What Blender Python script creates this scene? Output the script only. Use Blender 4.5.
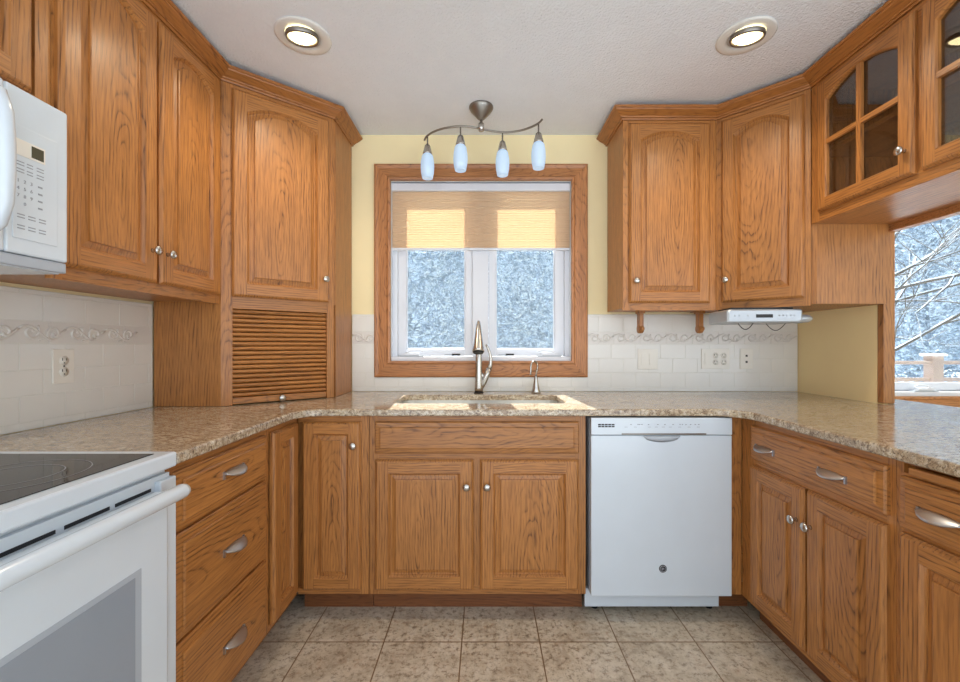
import bpy, bmesh, math, random
from mathutils import Vector, Matrix
PI = math.pi
R = math.radians
sc = bpy.context.scene
for o in list(bpy.data.objects): bpy.data.objects.remove(o)
COL = sc.collection

# ------------------------------------------------------------------ camera
cam_d = bpy.data.cameras.new('camera'); cam = bpy.data.objects.new('camera', cam_d); COL.objects.link(cam)
cam.location = (0, 0, 1.19); cam.rotation_euler = (PI/2, 0, 0)
cam_d.sensor_width = 36; cam_d.sensor_fit = 'HORIZONTAL'; cam_d.lens = 36*420/960
cam_d.shift_x = -5/960; cam_d.shift_y = 4/960; cam_d.clip_start = 0.02
sc.camera = cam
# ------------------------------------------------------------------ world, sun, exposure
w = bpy.data.worlds.new('world'); sc.world = w; w.use_nodes = True
nt = w.node_tree; bg = nt.nodes['Background']
tc = nt.nodes.new('ShaderNodeTexCoord'); sp = nt.nodes.new('ShaderNodeSeparateXYZ'); rp = nt.nodes.new('ShaderNodeValToRGB')
nt.links.new(tc.outputs['Generated'], sp.inputs[0]); nt.links.new(sp.outputs['Z'], rp.inputs[0])
rp.color_ramp.elements[0].position = 0.0; rp.color_ramp.elements[0].color = (0.86, 0.93, 1, 1)
rp.color_ramp.elements[1].position = 0.6; rp.color_ramp.elements[1].color = (0.72, 0.85, 1, 1)
nt.links.new(rp.outputs[0], bg.inputs['Color'])
mr = nt.nodes.new('ShaderNodeMapRange'); nt.links.new(sp.outputs['Z'], mr.inputs['Value'])
mr.inputs['From Min'].default_value = -.15; mr.inputs['From Max'].default_value = .15; mr.inputs['To Min'].default_value = 3.6; mr.inputs['To Max'].default_value = 2.4
nt.links.new(mr.outputs[0], bg.inputs['Strength'])
sun_d = bpy.data.lights.new('sun', 'SUN'); sun = bpy.data.objects.new('sun', sun_d); COL.objects.link(sun)
sun.rotation_euler = Vector((0.08, -1, -1.15)).to_track_quat('-Z', 'Y').to_euler()
sun_d.energy = 50; sun_d.angle = R(0.6); sun_d.color = (1, 0.95, 0.86)
sc.view_settings.view_transform = 'Standard'; sc.view_settings.look = 'None'
sc.view_settings.gamma = 1; sc.view_settings.use_curve_mapping = False
sc.view_settings.exposure = -0.22

# ------------------------------------------------------------------ materials
M = {}
class NT:
    def __init__(s, name):
        m = bpy.data.materials.new(name); m.use_nodes = True; s.m = m; s.t = m.node_tree
        s.p = s.t.nodes['Principled BSDF']; M[name] = m
    def n(s, typ, **kw):
        nd = s.t.nodes.new(typ)
        for k, v in kw.items(): setattr(nd, k, v)
        return nd
    def l(s, a, b): s.t.links.new(a, b)
    def math(s, op, a, b=None):
        nd = s.n('ShaderNodeMath', operation=op)
        for i, v in enumerate((a, b)):
            if v is None: continue
            if isinstance(v, (int, float)): nd.inputs[i].default_value = v
            else: s.l(v, nd.inputs[i])
        return nd.outputs[0]
    def noise(s, vec, scale, detail=3, rough=.5, dist=0):
        nd = s.n('ShaderNodeTexNoise'); nd.inputs['Scale'].default_value = scale
        nd.inputs['Detail'].default_value = detail; nd.inputs['Roughness'].default_value = rough
        nd.inputs['Distortion'].default_value = dist; s.l(vec, nd.inputs['Vector']); return nd.outputs[0]
    def ramp(s, fac, stops, interp='LINEAR'):
        nd = s.n('ShaderNodeValToRGB'); cr = nd.color_ramp; cr.interpolation = interp
        while len(cr.elements) < len(stops): cr.elements.new(.5)
        for e, (p, c) in zip(cr.elements, stops): e.position = p; e.color = (*c, 1)
        s.l(fac, nd.inputs[0]); return nd.outputs[0]
    def mix(s, fac, a, b, mode='MIX'):
        nd = s.n('ShaderNodeMix', data_type='RGBA', blend_type=mode)
        for i, v in ((0, fac), (6, a), (7, b)):
            if isinstance(v, (int, float)): nd.inputs[i].default_value = v
            elif isinstance(v, tuple): nd.inputs[i].default_value = (*v, 1)
            else: s.l(v, nd.inputs[i])
        return nd.outputs[2]
    def mapping(s, vec, scale=(1,1,1), rot=(0,0,0), loc=(0,0,0)):
        nd = s.n('ShaderNodeMapping'); s.l(vec, nd.inputs[0]); nd.inputs['Scale'].default_value = scale
        nd.inputs['Rotation'].default_value = rot; nd.inputs['Location'].default_value = loc; return nd.outputs[0]
    def bump(s, h, strength, dist=.002):
        nd = s.n('ShaderNodeBump'); nd.inputs['Strength'].default_value = strength; nd.inputs['Distance'].default_value = dist
        s.l(h, nd.inputs['Height']); s.l(nd.outputs[0], s.p.inputs['Normal'])
    def set(s, **kw):
        for k, v in kw.items(): s.p.inputs[k.replace('_', ' ')].default_value = (*v, 1) if isinstance(v, tuple) else v
        return s.m
def srgb(r, g, b):
    f = lambda c: (c/255/12.92) if c/255 <= .04045 else ((c/255+.055)/1.055)**2.4
    return (f(r), f(g), f(b))

def oak(name, horiz=False, light=(200,137,72), mid=(164,104,51), dark=(86,48,22)):
    t = NT(name); tc = t.n('ShaderNodeTexCoord'); v = tc.outputs['Object']
    oi = t.n('ShaderNodeObjectInfo'); rnd = oi.outputs['Random']
    if horiz: v = t.mapping(v, rot=(0, PI/2, 0))
    sp = t.n('ShaderNodeSeparateXYZ'); t.l(v, sp.inputs[0])
    offx = t.math('MULTIPLY', t.math('SUBTRACT', rnd, .5), .09)
    rr = t.math('FRACT', t.math('MULTIPLY', rnd, 7.31))
    # wobble of the growth rings
    cmb = t.n('ShaderNodeCombineXYZ')
    t.l(t.math('MULTIPLY', sp.outputs[0], 9), cmb.inputs[0]); t.l(t.math('MULTIPLY', rnd, 50), cmb.inputs[1])
    t.l(t.math('MULTIPLY', sp.outputs[2], 3.2), cmb.inputs[2])
    wob = t.noise(cmb.outputs[0], 1, 3)
    x = t.math('ADD', sp.outputs[0], t.math('ADD', offx, t.math('MULTIPLY', t.math('SUBTRACT', wob, .5), .028)))
    y = t.math('ADD', t.math('MULTIPLY', sp.outputs[1], .5), t.math('MULTIPLY', sp.outputs[2], .13))
    y = t.math('ADD', y, t.math('MULTIPLY', t.math('SUBTRACT', rr, .5), .12))
    y = t.math('ADD', y, t.math('MULTIPLY', t.math('SUBTRACT', wob, .5), .09))
    r = t.math('SQRT', t.math('ADD', t.math('MULTIPLY', x, x), t.math('MULTIPLY', y, y)))
    band = t.math('FRACT', t.math('MULTIPLY', r, 88))
    band = t.ramp(band, [(0, (.1,.1,.1)), (.14, (1,1,1)), (.34, (.25,.25,.25)), (.6, (0,0,0)), (1, (.1,.1,.1))])
    # pores: fine streaks along the grain
    pv = t.mapping(v, scale=(190, 190, 12)); pores = t.noise(pv, 1, 2, .6)
    pr = t.ramp(pores, [(.40, (0,0,0)), (.62, (1,1,1))])
    sv = t.mapping(v, scale=(55, 55, 2.2)); streak = t.noise(sv, 1, 3, .55)
    base = t.mix(streak, srgb(*light), srgb(*mid))
    lo = t.ramp(t.noise(t.mapping(v, scale=(14, 14, 3)), 1, 2), [(.35, (.30,.30,.30)), (.65, (1,1,1))])
    fac = t.math('MULTIPLY', t.math('MULTIPLY', band, lo), t.math('ADD', t.math('MULTIPLY', pr, .85), .30))
    col = t.mix(t.math('MINIMUM', fac, .9), base, srgb(*dark))
    col = t.mix(t.math('MULTIPLY', pr, .24), col, srgb(*dark))
    hv = t.n('ShaderNodeHueSaturation'); t.l(col, hv.inputs['Color'])
    t.l(t.math('ADD', .93, t.math('MULTIPLY', rr, .14)), hv.inputs['Value'])
    t.l(hv.outputs[0], t.p.inputs['Base Color'])
    t.bump(t.math('SUBTRACT', 1, t.math('ADD', fac, t.math('MULTIPLY', pr, .4))), .25, .0008)
    t.set(Roughness=.42, Coat_Weight=.15, Coat_Roughness=.25)
oak('oak'); oak('oak_across', True)
oak('oak_crown', True, (186,122,60), (154,96,44), (88,48,20))
oak('trim_oak', False, (204,142,88), (174,112,64), (100,58,30)); oak('trim_oak_across', True, (204,142,88), (174,112,64), (100,58,30))
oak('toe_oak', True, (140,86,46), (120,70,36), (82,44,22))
OAK = ['oak', 'oak_across']

def plain(name, c, rough=.5, metal=0, bump=None, **kw):
    t = NT(name); tc = t.n('ShaderNodeTexCoord')
    n = t.noise(tc.outputs['Object'], 9, 3)
    cc = srgb(*c)
    t.l(t.mix(n, tuple(a*.965 for a in cc), tuple(min(1, a*1.035) for a in cc)), t.p.inputs['Base Color'])
    if bump: t.bump(t.noise(tc.outputs['Object'], bump[0], 3), bump[1], bump[2])
    t.set(Roughness=rough, Metallic=metal, **kw); return t.m
plain('ceiling_paint', (232,236,241), .9, bump=(110, 1.0, .006))
plain('wall_paint', (246,230,184), .85, bump=(220, .15, .001))
plain('side_paint', (255,228,172), .85, bump=(220, .15, .001))
plain('tile', (232,230,224), .16)
plain('border_tile', (224,220,214), .3)
plain('grout', (226,224,216), .9)
plain('appliance_white', (216,225,233), .22, Coat_Weight=.4, Coat_Roughness=.08)
plain('appliance_grey', (178,184,192), .35)
plain('window_white', (222,225,232), .4)
plain('plastic_white', (236,232,222), .35)
plain('nickel', (196,192,186), .26, 1)
plain('pull_nickel', (186,188,194), .34, 1)
plain('chrome', (206,206,206), .12, 1)
plain('brushed', (150,146,140), .4, 1)
plain('dark', (24,24,26), .5)
plain('dark_slot', (28,30,36), .6)
plain('cooktop_glass', (30,30,33), .05, Specular_IOR_Level=.3)
plain('burner_ring', (150,150,152), .3)
plain('oven_glass', (150,158,168), .12)
plain('oven_glass_edge', (176,184,194), .2)
plain('steel', (206,204,200), .3, .7)
plain('snow', (235,242,252), .9)
plain('bark', (92,86,84), .9)
plain('frost', (206,218,228), .9)
plain('frost_dark', (140,158,174), .9)
plain('pine', (74,92,104), .9)
plain('rail_paint', (172,152,146), .7)
plain('radio_silver', (180,186,192), .3, .35)
plain('glyph', (150,156,164), .6)
plain('display', (78,74,58), .1)
plain('badge', (64,62,62), .3, .5)
plain('screen_grey', (120,122,124), .6)
plain('lamp_trim', (222,220,214), .5)

t = NT('granite'); tc = t.n('ShaderNodeTexCoord'); v = tc.outputs['Object']
vs = t.mapping(v, scale=(1, 1.7, 1.4), rot=(0, 0, .45))
a = t.noise(vs, 42, 6, .68, .6); b = t.noise(vs, 75, 5, .72, .3); c = t.noise(vs, 200, 3, .7); d = t.noise(vs, 7, 3, .5, 1)
col = t.ramp(a, [(.30, srgb(112,92,74)), (.43, srgb(168,144,116)), (.53, srgb(206,188,160)), (.66, srgb(224,214,196)), (.8, srgb(176,160,142))])
col = t.mix(t.ramp(d, [(.42, (0,0,0)), (.66, (.55,.55,.55))]), col, srgb(168,150,130))
col = t.mix(t.ramp(b, [(.53, (0,0,0)), (.62, (.9,.9,.9))]), col, srgb(104,84,70))
col = t.mix(t.ramp(c, [(.56, (0,0,0)), (.66, (.95,.95,.95))]), col, srgb(62,52,48))
col = t.mix(t.ramp(c, [(.26, (.8,.8,.8)), (.36, (0,0,0))]), col, srgb(236,230,218))
t.l(col, t.p.inputs['Base Color']); t.set(Roughness=.13, Coat_Weight=.15, Coat_Roughness=.05)

t = NT('floor_tile'); tc = t.n('ShaderNodeTexCoord'); v = tc.outputs['Object']
a = t.noise(v, 8, 6, .7, .8); b = t.noise(v, 38, 6, .8); c = t.noise(v, 22, 4, .7, 1.2)
col = t.ramp(a, [(.32, srgb(170,154,134)), (.5, srgb(198,184,162)), (.68, srgb(214,202,184))])
col = t.mix(t.ramp(b, [(.50, (0,0,0)), (.62, (.95,.95,.95))]), col, srgb(138,120,100))
col = t.mix(t.ramp(b, [(.30, (.6,.6,.6)), (.44, (0,0,0))]), col, srgb(228,220,206))
col = t.mix(t.ramp(c, [(.56, (0,0,0)), (.7, (.55,.55,.55))]), col, srgb(176,146,120))
bk = t.n('ShaderNodeTexBrick', offset=0.0, squash=1.0)
t.l(t.mapping(v, loc=(.093+.312*10, -1.683+.312*20, 0)), bk.inputs['Vector'])
bk.inputs['Scale'].default_value = 1; bk.inputs['Brick Width'].default_value = .312; bk.inputs['Row Height'].default_value = .312
bk.inputs['Mortar Size'].default_value = .003; bk.inputs['Mortar Smooth'].default_value = .3
col = t.mix(bk.outputs['Fac'], col, srgb(134,108,80))
t.l(col, t.p.inputs['Base Color']); t.bump(t.math('SUBTRACT', 1, bk.outputs['Fac']), .5, .002); t.set(Roughness=.36)

def glassy(name, tint, refl=1.5, rough=.0):
    t = NT(name); tr = t.n('ShaderNodeBsdfTransparent'); tr.inputs[0].default_value = (*tint, 1)
    gl = t.n('ShaderNodeBsdfGlossy'); gl.inputs['Roughness'].default_value = rough
    gm = t.n('ShaderNodeNewGeometry'); dp = t.n('ShaderNodeVectorMath', operation='DOT_PRODUCT')
    t.l(gm.outputs['Incoming'], dp.inputs[0]); t.l(gm.outputs['Normal'], dp.inputs[1])
    f = t.math('POWER', t.math('SUBTRACT', 1, t.math('ABSOLUTE', dp.outputs['Value'])), 5)
    f = t.math('ADD', refl, t.math('MULTIPLY', f, 1-refl))
    mx = t.n('ShaderNodeMixShader'); t.l(f, mx.inputs[0]); t.l(tr.outputs[0], mx.inputs[1]); t.l(gl.outputs[0], mx.inputs[2])
    t.l(mx.outputs[0], t.t.nodes['Material Output'].inputs['Surface'])
glassy('window_glass', (.97, .985, 1), .04); glassy('cabinet_glass', (.80, .80, .79), .15)
glassy('insect_screen', (.60, .625, .64), .01, .5)

t = NT('shade_fabric'); tc = t.n('ShaderNodeTexCoord')
tr = t.n('ShaderNodeBsdfTranslucent'); df = t.n('ShaderNodeBsdfDiffuse'); mx = t.n('ShaderNodeMixShader')
n = t.noise(tc.outputs['Object'], 60, 3); cc = t.mix(n, srgb(236,210,178), srgb(242,220,192)); t.l(cc, tr.inputs[0]); t.l(cc, df.inputs[0])
mx.inputs[0].default_value = .52; t.l(df.outputs[0], mx.inputs[1]); t.l(tr.outputs[0], mx.inputs[2])
t.l(mx.outputs[0], t.t.nodes['Material Output'].inputs['Surface'])

def glow(name, c, s):
    t = NT(name); tc = t.n('ShaderNodeTexCoord'); n = t.noise(tc.outputs['Object'], 40, 3, .6, 1)
    t.l(t.mix(n, srgb(*c), tuple(min(1, k*1.15) for k in srgb(*c))), t.p.inputs['Emission Color'])
    t.set(Emission_Strength=s, Roughness=.25); t.p.inputs['Base Color'].default_value = (.55, .60, .66, 1)
glow('pendant_glass', (136,184,222), .60); glow('bulb', (255,226,170), 7.0); glow('bulb_rim', (255,214,140), 1.2)

# ------------------------------------------------------------------ mesh helpers
class MB:
    def __init__(s): s.v = []; s.f = []; s.m = []; s.sm = []
    def face(s, pts, mi=0, smooth=False):
        i = len(s.v); s.v += [tuple(p) for p in pts]; s.f.append(tuple(range(i, i+len(pts)))); s.m.append(mi); s.sm.append(smooth)
    def box(s, x0, y0, z0, x1, y1, z1, mi=0):
        if x0 > x1: x0, x1 = x1, x0
        if y0 > y1: y0, y1 = y1, y0
        if z0 > z1: z0, z1 = z1, z0
        i = len(s.v)
        s.v += [(x0,y0,z0),(x1,y0,z0),(x1,y1,z0),(x0,y1,z0),(x0,y0,z1),(x1,y0,z1),(x1,y1,z1),(x0,y1,z1)]
        for f in ((0,3,2,1),(4,5,6,7),(0,1,5,4),(1,2,6,5),(2,3,7,6),(3,0,4,7)):
            s.f.append(tuple(i+k for k in f)); s.m.append(mi); s.sm.append(False)
        return s
    def prism(s, pts, z0, z1, mi=0, mis=None):
        i = len(s.v); n = len(pts)
        s.v += [(x, y, z0) for x, y in pts] + [(x, y, z1) for x, y in pts]
        s.f.append(tuple(i+k for k in range(n-1, -1, -1))); s.f.append(tuple(i+n+k for k in range(n)))
        s.m += [mi, mi]; s.sm += [False]*2
        for k in range(n):
            s.f.append((i+k, i+(k+1) % n, i+n+(k+1) % n, i+n+k)); s.m.append(mi); s.sm.append(False)
        return s
    def rings(s, rs, mi=0, smooth=True, cap0=True, cap1=True, closed=True):
        i = len(s.v); n = len(rs[0])
        for r in rs: s.v += [tuple(p) for p in r]
        for a in range(len(rs)-1):
            for k in range(n if closed else n-1):
                k2 = (k+1) % n
                s.f.append((i+a*n+k, i+a*n+k2, i+(a+1)*n+k2, i+(a+1)*n+k)); s.m.append(mi); s.sm.append(smooth)
        if cap0: s.f.append(tuple(i+k for k in range(n-1, -1, -1))); s.m.append(mi); s.sm.append(False)
        if cap1: s.f.append(tuple(i+(len(rs)-1)*n+k for k in range(n))); s.m.append(mi); s.sm.append(False)
        return s
    def lathe(s, prof, n=20, mat=Matrix(), mi=0, cap0=True, cap1=True):
        rs = [[mat @ Vector((r*math.cos(2*PI*k/n), r*math.sin(2*PI*k/n), z)) for k in range(n)] for r, z in prof]
        return s.rings(rs, mi, True, cap0, cap1)
    def tube(s, pts, rad, n=10, mi=0):
        pts = [Vector(p) for p in pts]; rs = []; up = None
        for i, p in enumerate(pts):
            d = (pts[min(i+1, len(pts)-1)] - pts[max(i-1, 0)]).normalized()
            if up is None: up = d.orthogonal().normalized()
            up = (up - d*up.dot(d)).normalized(); b = d.cross(up)
            r = rad[i] if isinstance(rad, (list, tuple)) else rad
            rs.append([p + up*math.cos(2*PI*k/n)*r + b*math.sin(2*PI*k/n)*r for k in range(n)])
        return s.rings(rs, mi)
    def build(s, name, mats, parent=None, loc=(0,0,0), rz=0, bevel=0, center=False, fix=True):
        if isinstance(mats, str): mats = [mats]
        v = s.v
        if center:
            c = [(min(p[k] for p in v)+max(p[k] for p in v))/2 for k in range(3)]
            v = [(p[0]-c[0], p[1]-c[1], p[2]-c[2]) for p in v]
            loc = (loc[0]+c[0], loc[1]+c[1], loc[2]+c[2])
        me = bpy.data.meshes.new(name); me.from_pydata(v, [], s.f)
        for m in mats: me.materials.append(M[m])
        me.polygons.foreach_set('material_index', s.m); me.polygons.foreach_set('use_smooth', s.sm)
        if fix:
            bm = bmesh.new(); bm.from_mesh(me); bmesh.ops.recalc_face_normals(bm, faces=bm.faces); bm.to_mesh(me); bm.free()
        me.update()
        o = bpy.data.objects.new(name, me); COL.objects.link(o); o.location = loc; o.rotation_euler = (0, 0, rz)
        if parent: o.parent = parent
        if bevel:
            b = o.modifiers.new('bevel', 'BEVEL'); b.width = bevel; b.segments = 2; b.limit_method = 'ANGLE'; b.angle_limit = R(40)
        return o
def tag(o, label, cat, group=None, kind=None):
    if label: o['label'] = label
    if cat: o['category'] = cat
    if group: o['group'] = group
    if kind: o['kind'] = kind
    return o
def thing(name, label, cat, loc=(0,0,0), rz=0, group=None):
    o = bpy.data.objects.new(name, None); COL.objects.link(o); o.location = loc; o.rotation_euler = (0, 0, rz); o.empty_display_size = .05
    return tag(o, label, cat, group)
def struct(name, mb, mats, **kw):
    o = mb.build(name, mats, **kw); o['kind'] = 'structure'; return o
def text_faces(mb, s, size, place, mi=0, depth=.0004):
    cu = bpy.data.curves.new('t', 'FONT'); cu.body = s; cu.size = size; cu.align_x = 'CENTER'; cu.align_y = 'CENTER'; cu.extrude = depth; cu.resolution_u = 2
    o = bpy.data.objects.new('t', cu); COL.objects.link(o)
    me = bpy.data.meshes.new_from_object(o.evaluated_get(bpy.context.evaluated_depsgraph_get()))
    i = len(mb.v); mb.v += [tuple(place @ v.co) for v in me.vertices]
    for p in me.polygons: mb.f.append(tuple(i+k for k in p.vertices)); mb.m.append(mi); mb.sm.append(False)
    bpy.data.objects.remove(o); bpy.data.curves.remove(cu); bpy.data.meshes.remove(me)

# ================================================================== ROOM
LW, BW, CE = -1.49, 2.50, 2.44
RY0 = -1.0
FARX = 4.7
W1 = (-.56, .512, 1.095, 2.166)      # kitchen window opening
W2 = (2.34, 3.75, .885, 2.10)        # dining window opening
struct('floor', MB().box(LW-.1, RY0, -.05, FARX+.1, BW+.14, 0), 'floor_tile')
struct('ceiling', MB().box(LW-.1, RY0, CE, FARX+.1, BW+.14, CE+.05), 'ceiling_paint')
struct('wall_left', MB().box(LW-.1, RY0, 0, LW, BW+.14, CE), 'wall_paint')
mb = MB(); xs = [LW, W1[0], W1[1], W2[0], W2[1], FARX]
for i in range(5):
    a, b = xs[i], xs[i+1]
    if i in (0, 2, 4): mb.box(a, BW, 0, b, BW+.14, CE)
    else:
        W = W1 if i == 1 else W2
        mb.box(a, BW, 0, b, BW+.14, W[2]); mb.box(a, BW, W[3], b, BW+.14, CE)
struct('wall_back', mb, 'wall_paint')
struct('wall_far', MB().box(FARX, RY0, 0, FARX+.1, BW+.14, CE), 'wall_paint')
struct('wall_right', MB().box(1.857, 1.99, 0, 1.91, BW-.001, CE), 'side_paint')
struct('trim_1', MB().box(1.857, 1.957, .917, 1.911, 1.989, CE-.001), ['oak'], bevel=.003)
struct('wall_peninsula', MB().box(1.857, .70, 0, 1.91, 1.955, .882), 'wall_paint')
struct('trim_2', MB().box(1.868, 1.0, 1.715, 1.912, 1.955, 1.775), ['trim_oak_across'], bevel=.003)

# picture-frame casing around a window: mitred, with an inner bead
def casing(n0, W, wdt):
    x0, x1, z0, z1 = W
    prof = [(-.0, .0), (-.0, .024), (.012, .026), (.02, .02), (.07, .016), (wdt-.008, .022), (wdt, .018), (wdt, 0)]
    def corner(d, which):
        return {'bl': (x0-d, z0-d), 'br': (x1+d, z0-d), 'tr': (x1+d, z1+d), 'tl': (x0-d, z1+d)}[which]
    names = [('bl','br',1), ('br','tr',0), ('tr','tl',1), ('tl','bl',0)]
    for k, (a, b, m) in enumerate(names):
        mb = MB(); ra = [(corner(d, a)[0], BW-.0005-h, corner(d, a)[1]) for d, h in prof]; rb = [(corner(d, b)[0], BW-.0005-h, corner(d, b)[1]) for d, h in prof]
        mb.rings([ra, rb], m, False)
        struct('trim_%d' % (n0+k), mb, ['trim_oak', 'trim_oak_across'], center=True)
casing(3, W1, .095); casing(7, W2, .09)

# ---- kitchen window
def sash_window(name, W, sashes, label, crank_side):
    x0, x1, z0, z1 = W
    root = thing(name, label, 'window', ((x0+x1)/2, BW+.07, z0)); root['kind'] = 'structure'
    cx, cy, cz = root.location
    def rel(mb): mb.v = [(p[0]-cx, p[1]-cy, p[2]-cz) for p in mb.v]; return mb
    e = .0008
    mb = MB()
    for (a, b, c, d, y_) in ((x0+e, z0+e, x0+.03, z1-e, .045), (x1-.03, z0+e, x1-e, z1-e, .045), (x0+.03, z0+e, x1-.03, z0+.025, .002), (x0+.03, z1-.03, x1-.03, z1-e, .045),
                             (x0+e, z0+.025, x0+.0025, z1-e, .002), (x1-.0025, z0+.025, x1-e, z1-e, .002), (x0+.0025, z1-.0025, x1-.0025, z1-e, .002), (x0+e, z0+e, x0+.03, z0+.025, .002), (x1-.03, z0+e, x1-e, z0+.025, .002)):
        mb.box(a, BW+y_, b, c, BW+(.045 if y_ == .002 and b != z0+e else .135), d)
    gx = sashes
    for i in range(len(gx)-1):
        mb.box(gx[i][1]+.045, BW+.045, z0+.025, gx[i+1][0]-.045, BW+.13, z1-.03)
    rel(mb).build('window_frame', 'window_white', root, bevel=.002)
    gz = z0+.07
    for i, (a, b) in enumerate(sashes):
        m2 = MB(); s = .045
        ao = x0+.0305 if i == 0 else a-s+.001; bo = x1-.0305 if i == len(sashes)-1 else b+s-.001
        m2.box(ao, BW+.06, gz-.042, a, BW+.105, z1-.031); m2.box(b, BW+.06, gz-.042, bo, BW+.105, z1-.031)
        m2.box(a, BW+.06, gz-.042, b, BW+.105, gz); m2.box(a, BW+.06, z1-.075, b, BW+.105, z1-.031)
        # glazing bead
        for q in ((a, gz, a+.006, z1-.075), (b-.006, gz, b, z1-.075)): m2.box(q[0], BW+.066, q[1], q[2], BW+.09, q[3])
        m2.box(a+.006, BW+.066, gz, b-.006, BW+.09, gz+.006)
        rel(m2).build('sash', 'window_white', root, bevel=.0025)
        g = rel(MB().box(a+.006, BW+.078, gz+.006, b-.006, BW+.082, z1-.076)).build('glass_pane', 'window_glass', root)
        g2 = rel(MB().box(a+.004, BW+.0925, gz+.002, b-.004, BW+.0935, z1-.078)).build('insect_screen', 'insect_screen', root)
        # crank
        cxx = a+.04 if crank_side[i] < 0 else b-.04
        if name == 'window_2' and i == 0: cxx = 2.64
        m3 = MB(); m3.box(cxx-.072, BW+.010, z0+.0252, cxx+.072, BW+.034, z0+.034, 1)
        m3.box(cxx-.045, BW+.012, z0+.034, cxx+.045, BW+.036, z0+.048)
        m3.tube([(cxx+.03*crank_side[i], BW+.02, z0+.05), (cxx, BW+.014, z0+.062), (cxx-.05*crank_side[i], BW+.012, z0+.066), (cxx-.07*crank_side[i], BW+.012, z0+.052)], .005, 8)
        rel(m3).build('crank', ['window_white', 'appliance_grey'], root, bevel=.001)
        m4 = MB(); lc = b-.05 if crank_side[i] < 0 or name == 'window_2' else a+.09
        m4.box(lc-.03, BW+.050, gz-.040, lc+.02, BW+.0595, gz-.028, 1); m4.box(lc-.075, BW+.053, gz-.038, lc-.03, BW+.0595, gz-.032, 0)
        rel(m4).build('latch', ['appliance_grey', 'dark'], root)
    return root
sash_window('window_1', W1, [(-.480, -.121), (.066, .425)], 'white double casement window over the sink, low part below the blind', [-1, 1])
sash_window('window_2', W2, [(2.42, 3.02), (3.14, 3.68)], 'white casement window beyond the peninsula at right edge', [1, -1])

# ---- pleated blind
bl = thing('cellular_blind', 'half-lowered beige pleated blind inside the oak window casing', 'blind', (-.024, BW+.03, 1.76))
x0, x1 = W1[0]+.003+.024, W1[1]-.003+.024
mb = MB().box(x0, -.022, .352, x1, .014, .397); mb.build('headrail', 'window_white', bl, bevel=.003)
mb = MB(); zs = []; n = 24
ptsf = [(x, y, z) for x in (0,) for y in (0,) for z in (0,)]
prof = []
for k in range(n*2+1):
    prof.append(((-.0055 if k % 2 else -.0035), .012 + (.352-.012)*k/(n*2)))
pf = [(y, z) for y, z in prof] + [(y+.001, z) for y, z in reversed(prof)]
mb.rings([[(x0, y, z) for y, z in pf], [(x1, y, z) for y, z in pf]], 0, False)
mb.build('fabric', 'shade_fabric', bl)
MB().box(x0, -.014, 0, x1, .008, .0125).build('bottom_rail', 'window_white', bl, bevel=.003)

# ---- backsplash tiles
def add_tile_rows(mb, u0, u1, holes, put):
    rows = [(.9155, .9395, 0), (.941, 1.0245, 1), (1.0265, 1.108, 0), (1.110, 1.1935, 1), (1.2695, 1.3555, 0), (1.3575, 1.371, 1)]
    for z0, z1, off in rows:
        u = u0 - (.073 if off else 0)
        while u < u1:
            a, b = max(u+.001, u0), min(u+.144, u1); u += .146
            segs = [(a, b)]
            for (h0, h1, hz) in holes:
                if z1 > hz:
                    ns = []
                    for s0, s1 in segs:
                        if s1 <= h0 or s0 >= h1: ns.append((s0, s1)); continue
                        if s0 < h0: ns.append((s0, h0))
                        if s1 > h1: ns.append((h1, s1))
                    segs = ns
            zz1 = z1
            for s0, s1 in segs:
                if s1-s0 > .006: put(mb, s0, s1, z0, zz1)
def scroll(mb, u, P):
    # one leaf scroll about .15 long on the border strip
    zc = 1.2315
    def sp(cx, cz, r0, r1, a0, a1, n=16):
        return [P(u+cx+(r0+(r1-r0)*k/n)*math.cos(a0+(a1-a0)*k/n), zc+cz+(r0+(r1-r0)*k/n)*math.sin(a0+(a1-a0)*k/n)) for k in range(n+1)]
    mb.tube(sp(.036, .002, .004, .028, 0, 3.6*PI/1.6), .0045, 6)
    mb.tube(sp(.110, -.002, .004, .026, PI, PI+3.6*PI/1.6), .0045, 6)
    mb.tube([P(u+.0+.15*k/12, zc+.022*math.sin(2*PI*k/12+.6)) for k in range(13)], .0045, 6)
    mb.tube([P(u+.06+.03*k/6, zc-.026+.02*(k/6)**2) for k in range(7)], .0025, 6)
bs = thing('backsplash', 'pale subway tile backsplash on the left wall behind the range', 'backsplash', (LW, 1.0, .915))
def shift(mb, o): mb.v = [(p[0]-o[0], p[1]-o[1], p[2]-o[2]) for p in mb.v]; return mb
mb = MB().box(LW+.0005, -.2, .9155, LW+.0105, 1.869, 1.3715); shift(mb, bs.location).build('grout_bed', 'grout', bs)
mb = MB(); add_tile_rows(mb, -.2, 1.868, [], lambda m, a, b, c, d: m.box(LW+.006, a, c, LW+.012, b, d)); shift(mb, bs.location).build('tile_field', 'tile', bs, bevel=.001)
mb = MB()
for k in range(14): mb.box(LW+.006, -.2+.1475*k+.001, 1.197, LW+.013, min(1.868, -.2+.1475*(k+1)-.001), 1.267); 
for k in range(13): scroll(mb, -.2+.15*k+.03, lambda a, z: (LW+.0135, a, z))
shift(mb, bs.location).build('border_strip', 'border_tile', bs)
bs = thing('backsplash', 'white subway tile backsplash under and beside the kitchen window', 'backsplash', (.53, BW, .915))
hole = [(W1[0]-.096, W1[1]+.096, W1[2]-.096)]
mb = MB().box(-.787, BW-.0005, .9155, hole[0][0], BW-.0105, 1.3715).box(hole[0][1], BW-.0005, .9155, 1.853, BW-.0105, 1.3715).box(hole[0][0], BW-.0005, .9155, hole[0][1], BW-.0105, hole[0][2])
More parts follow.
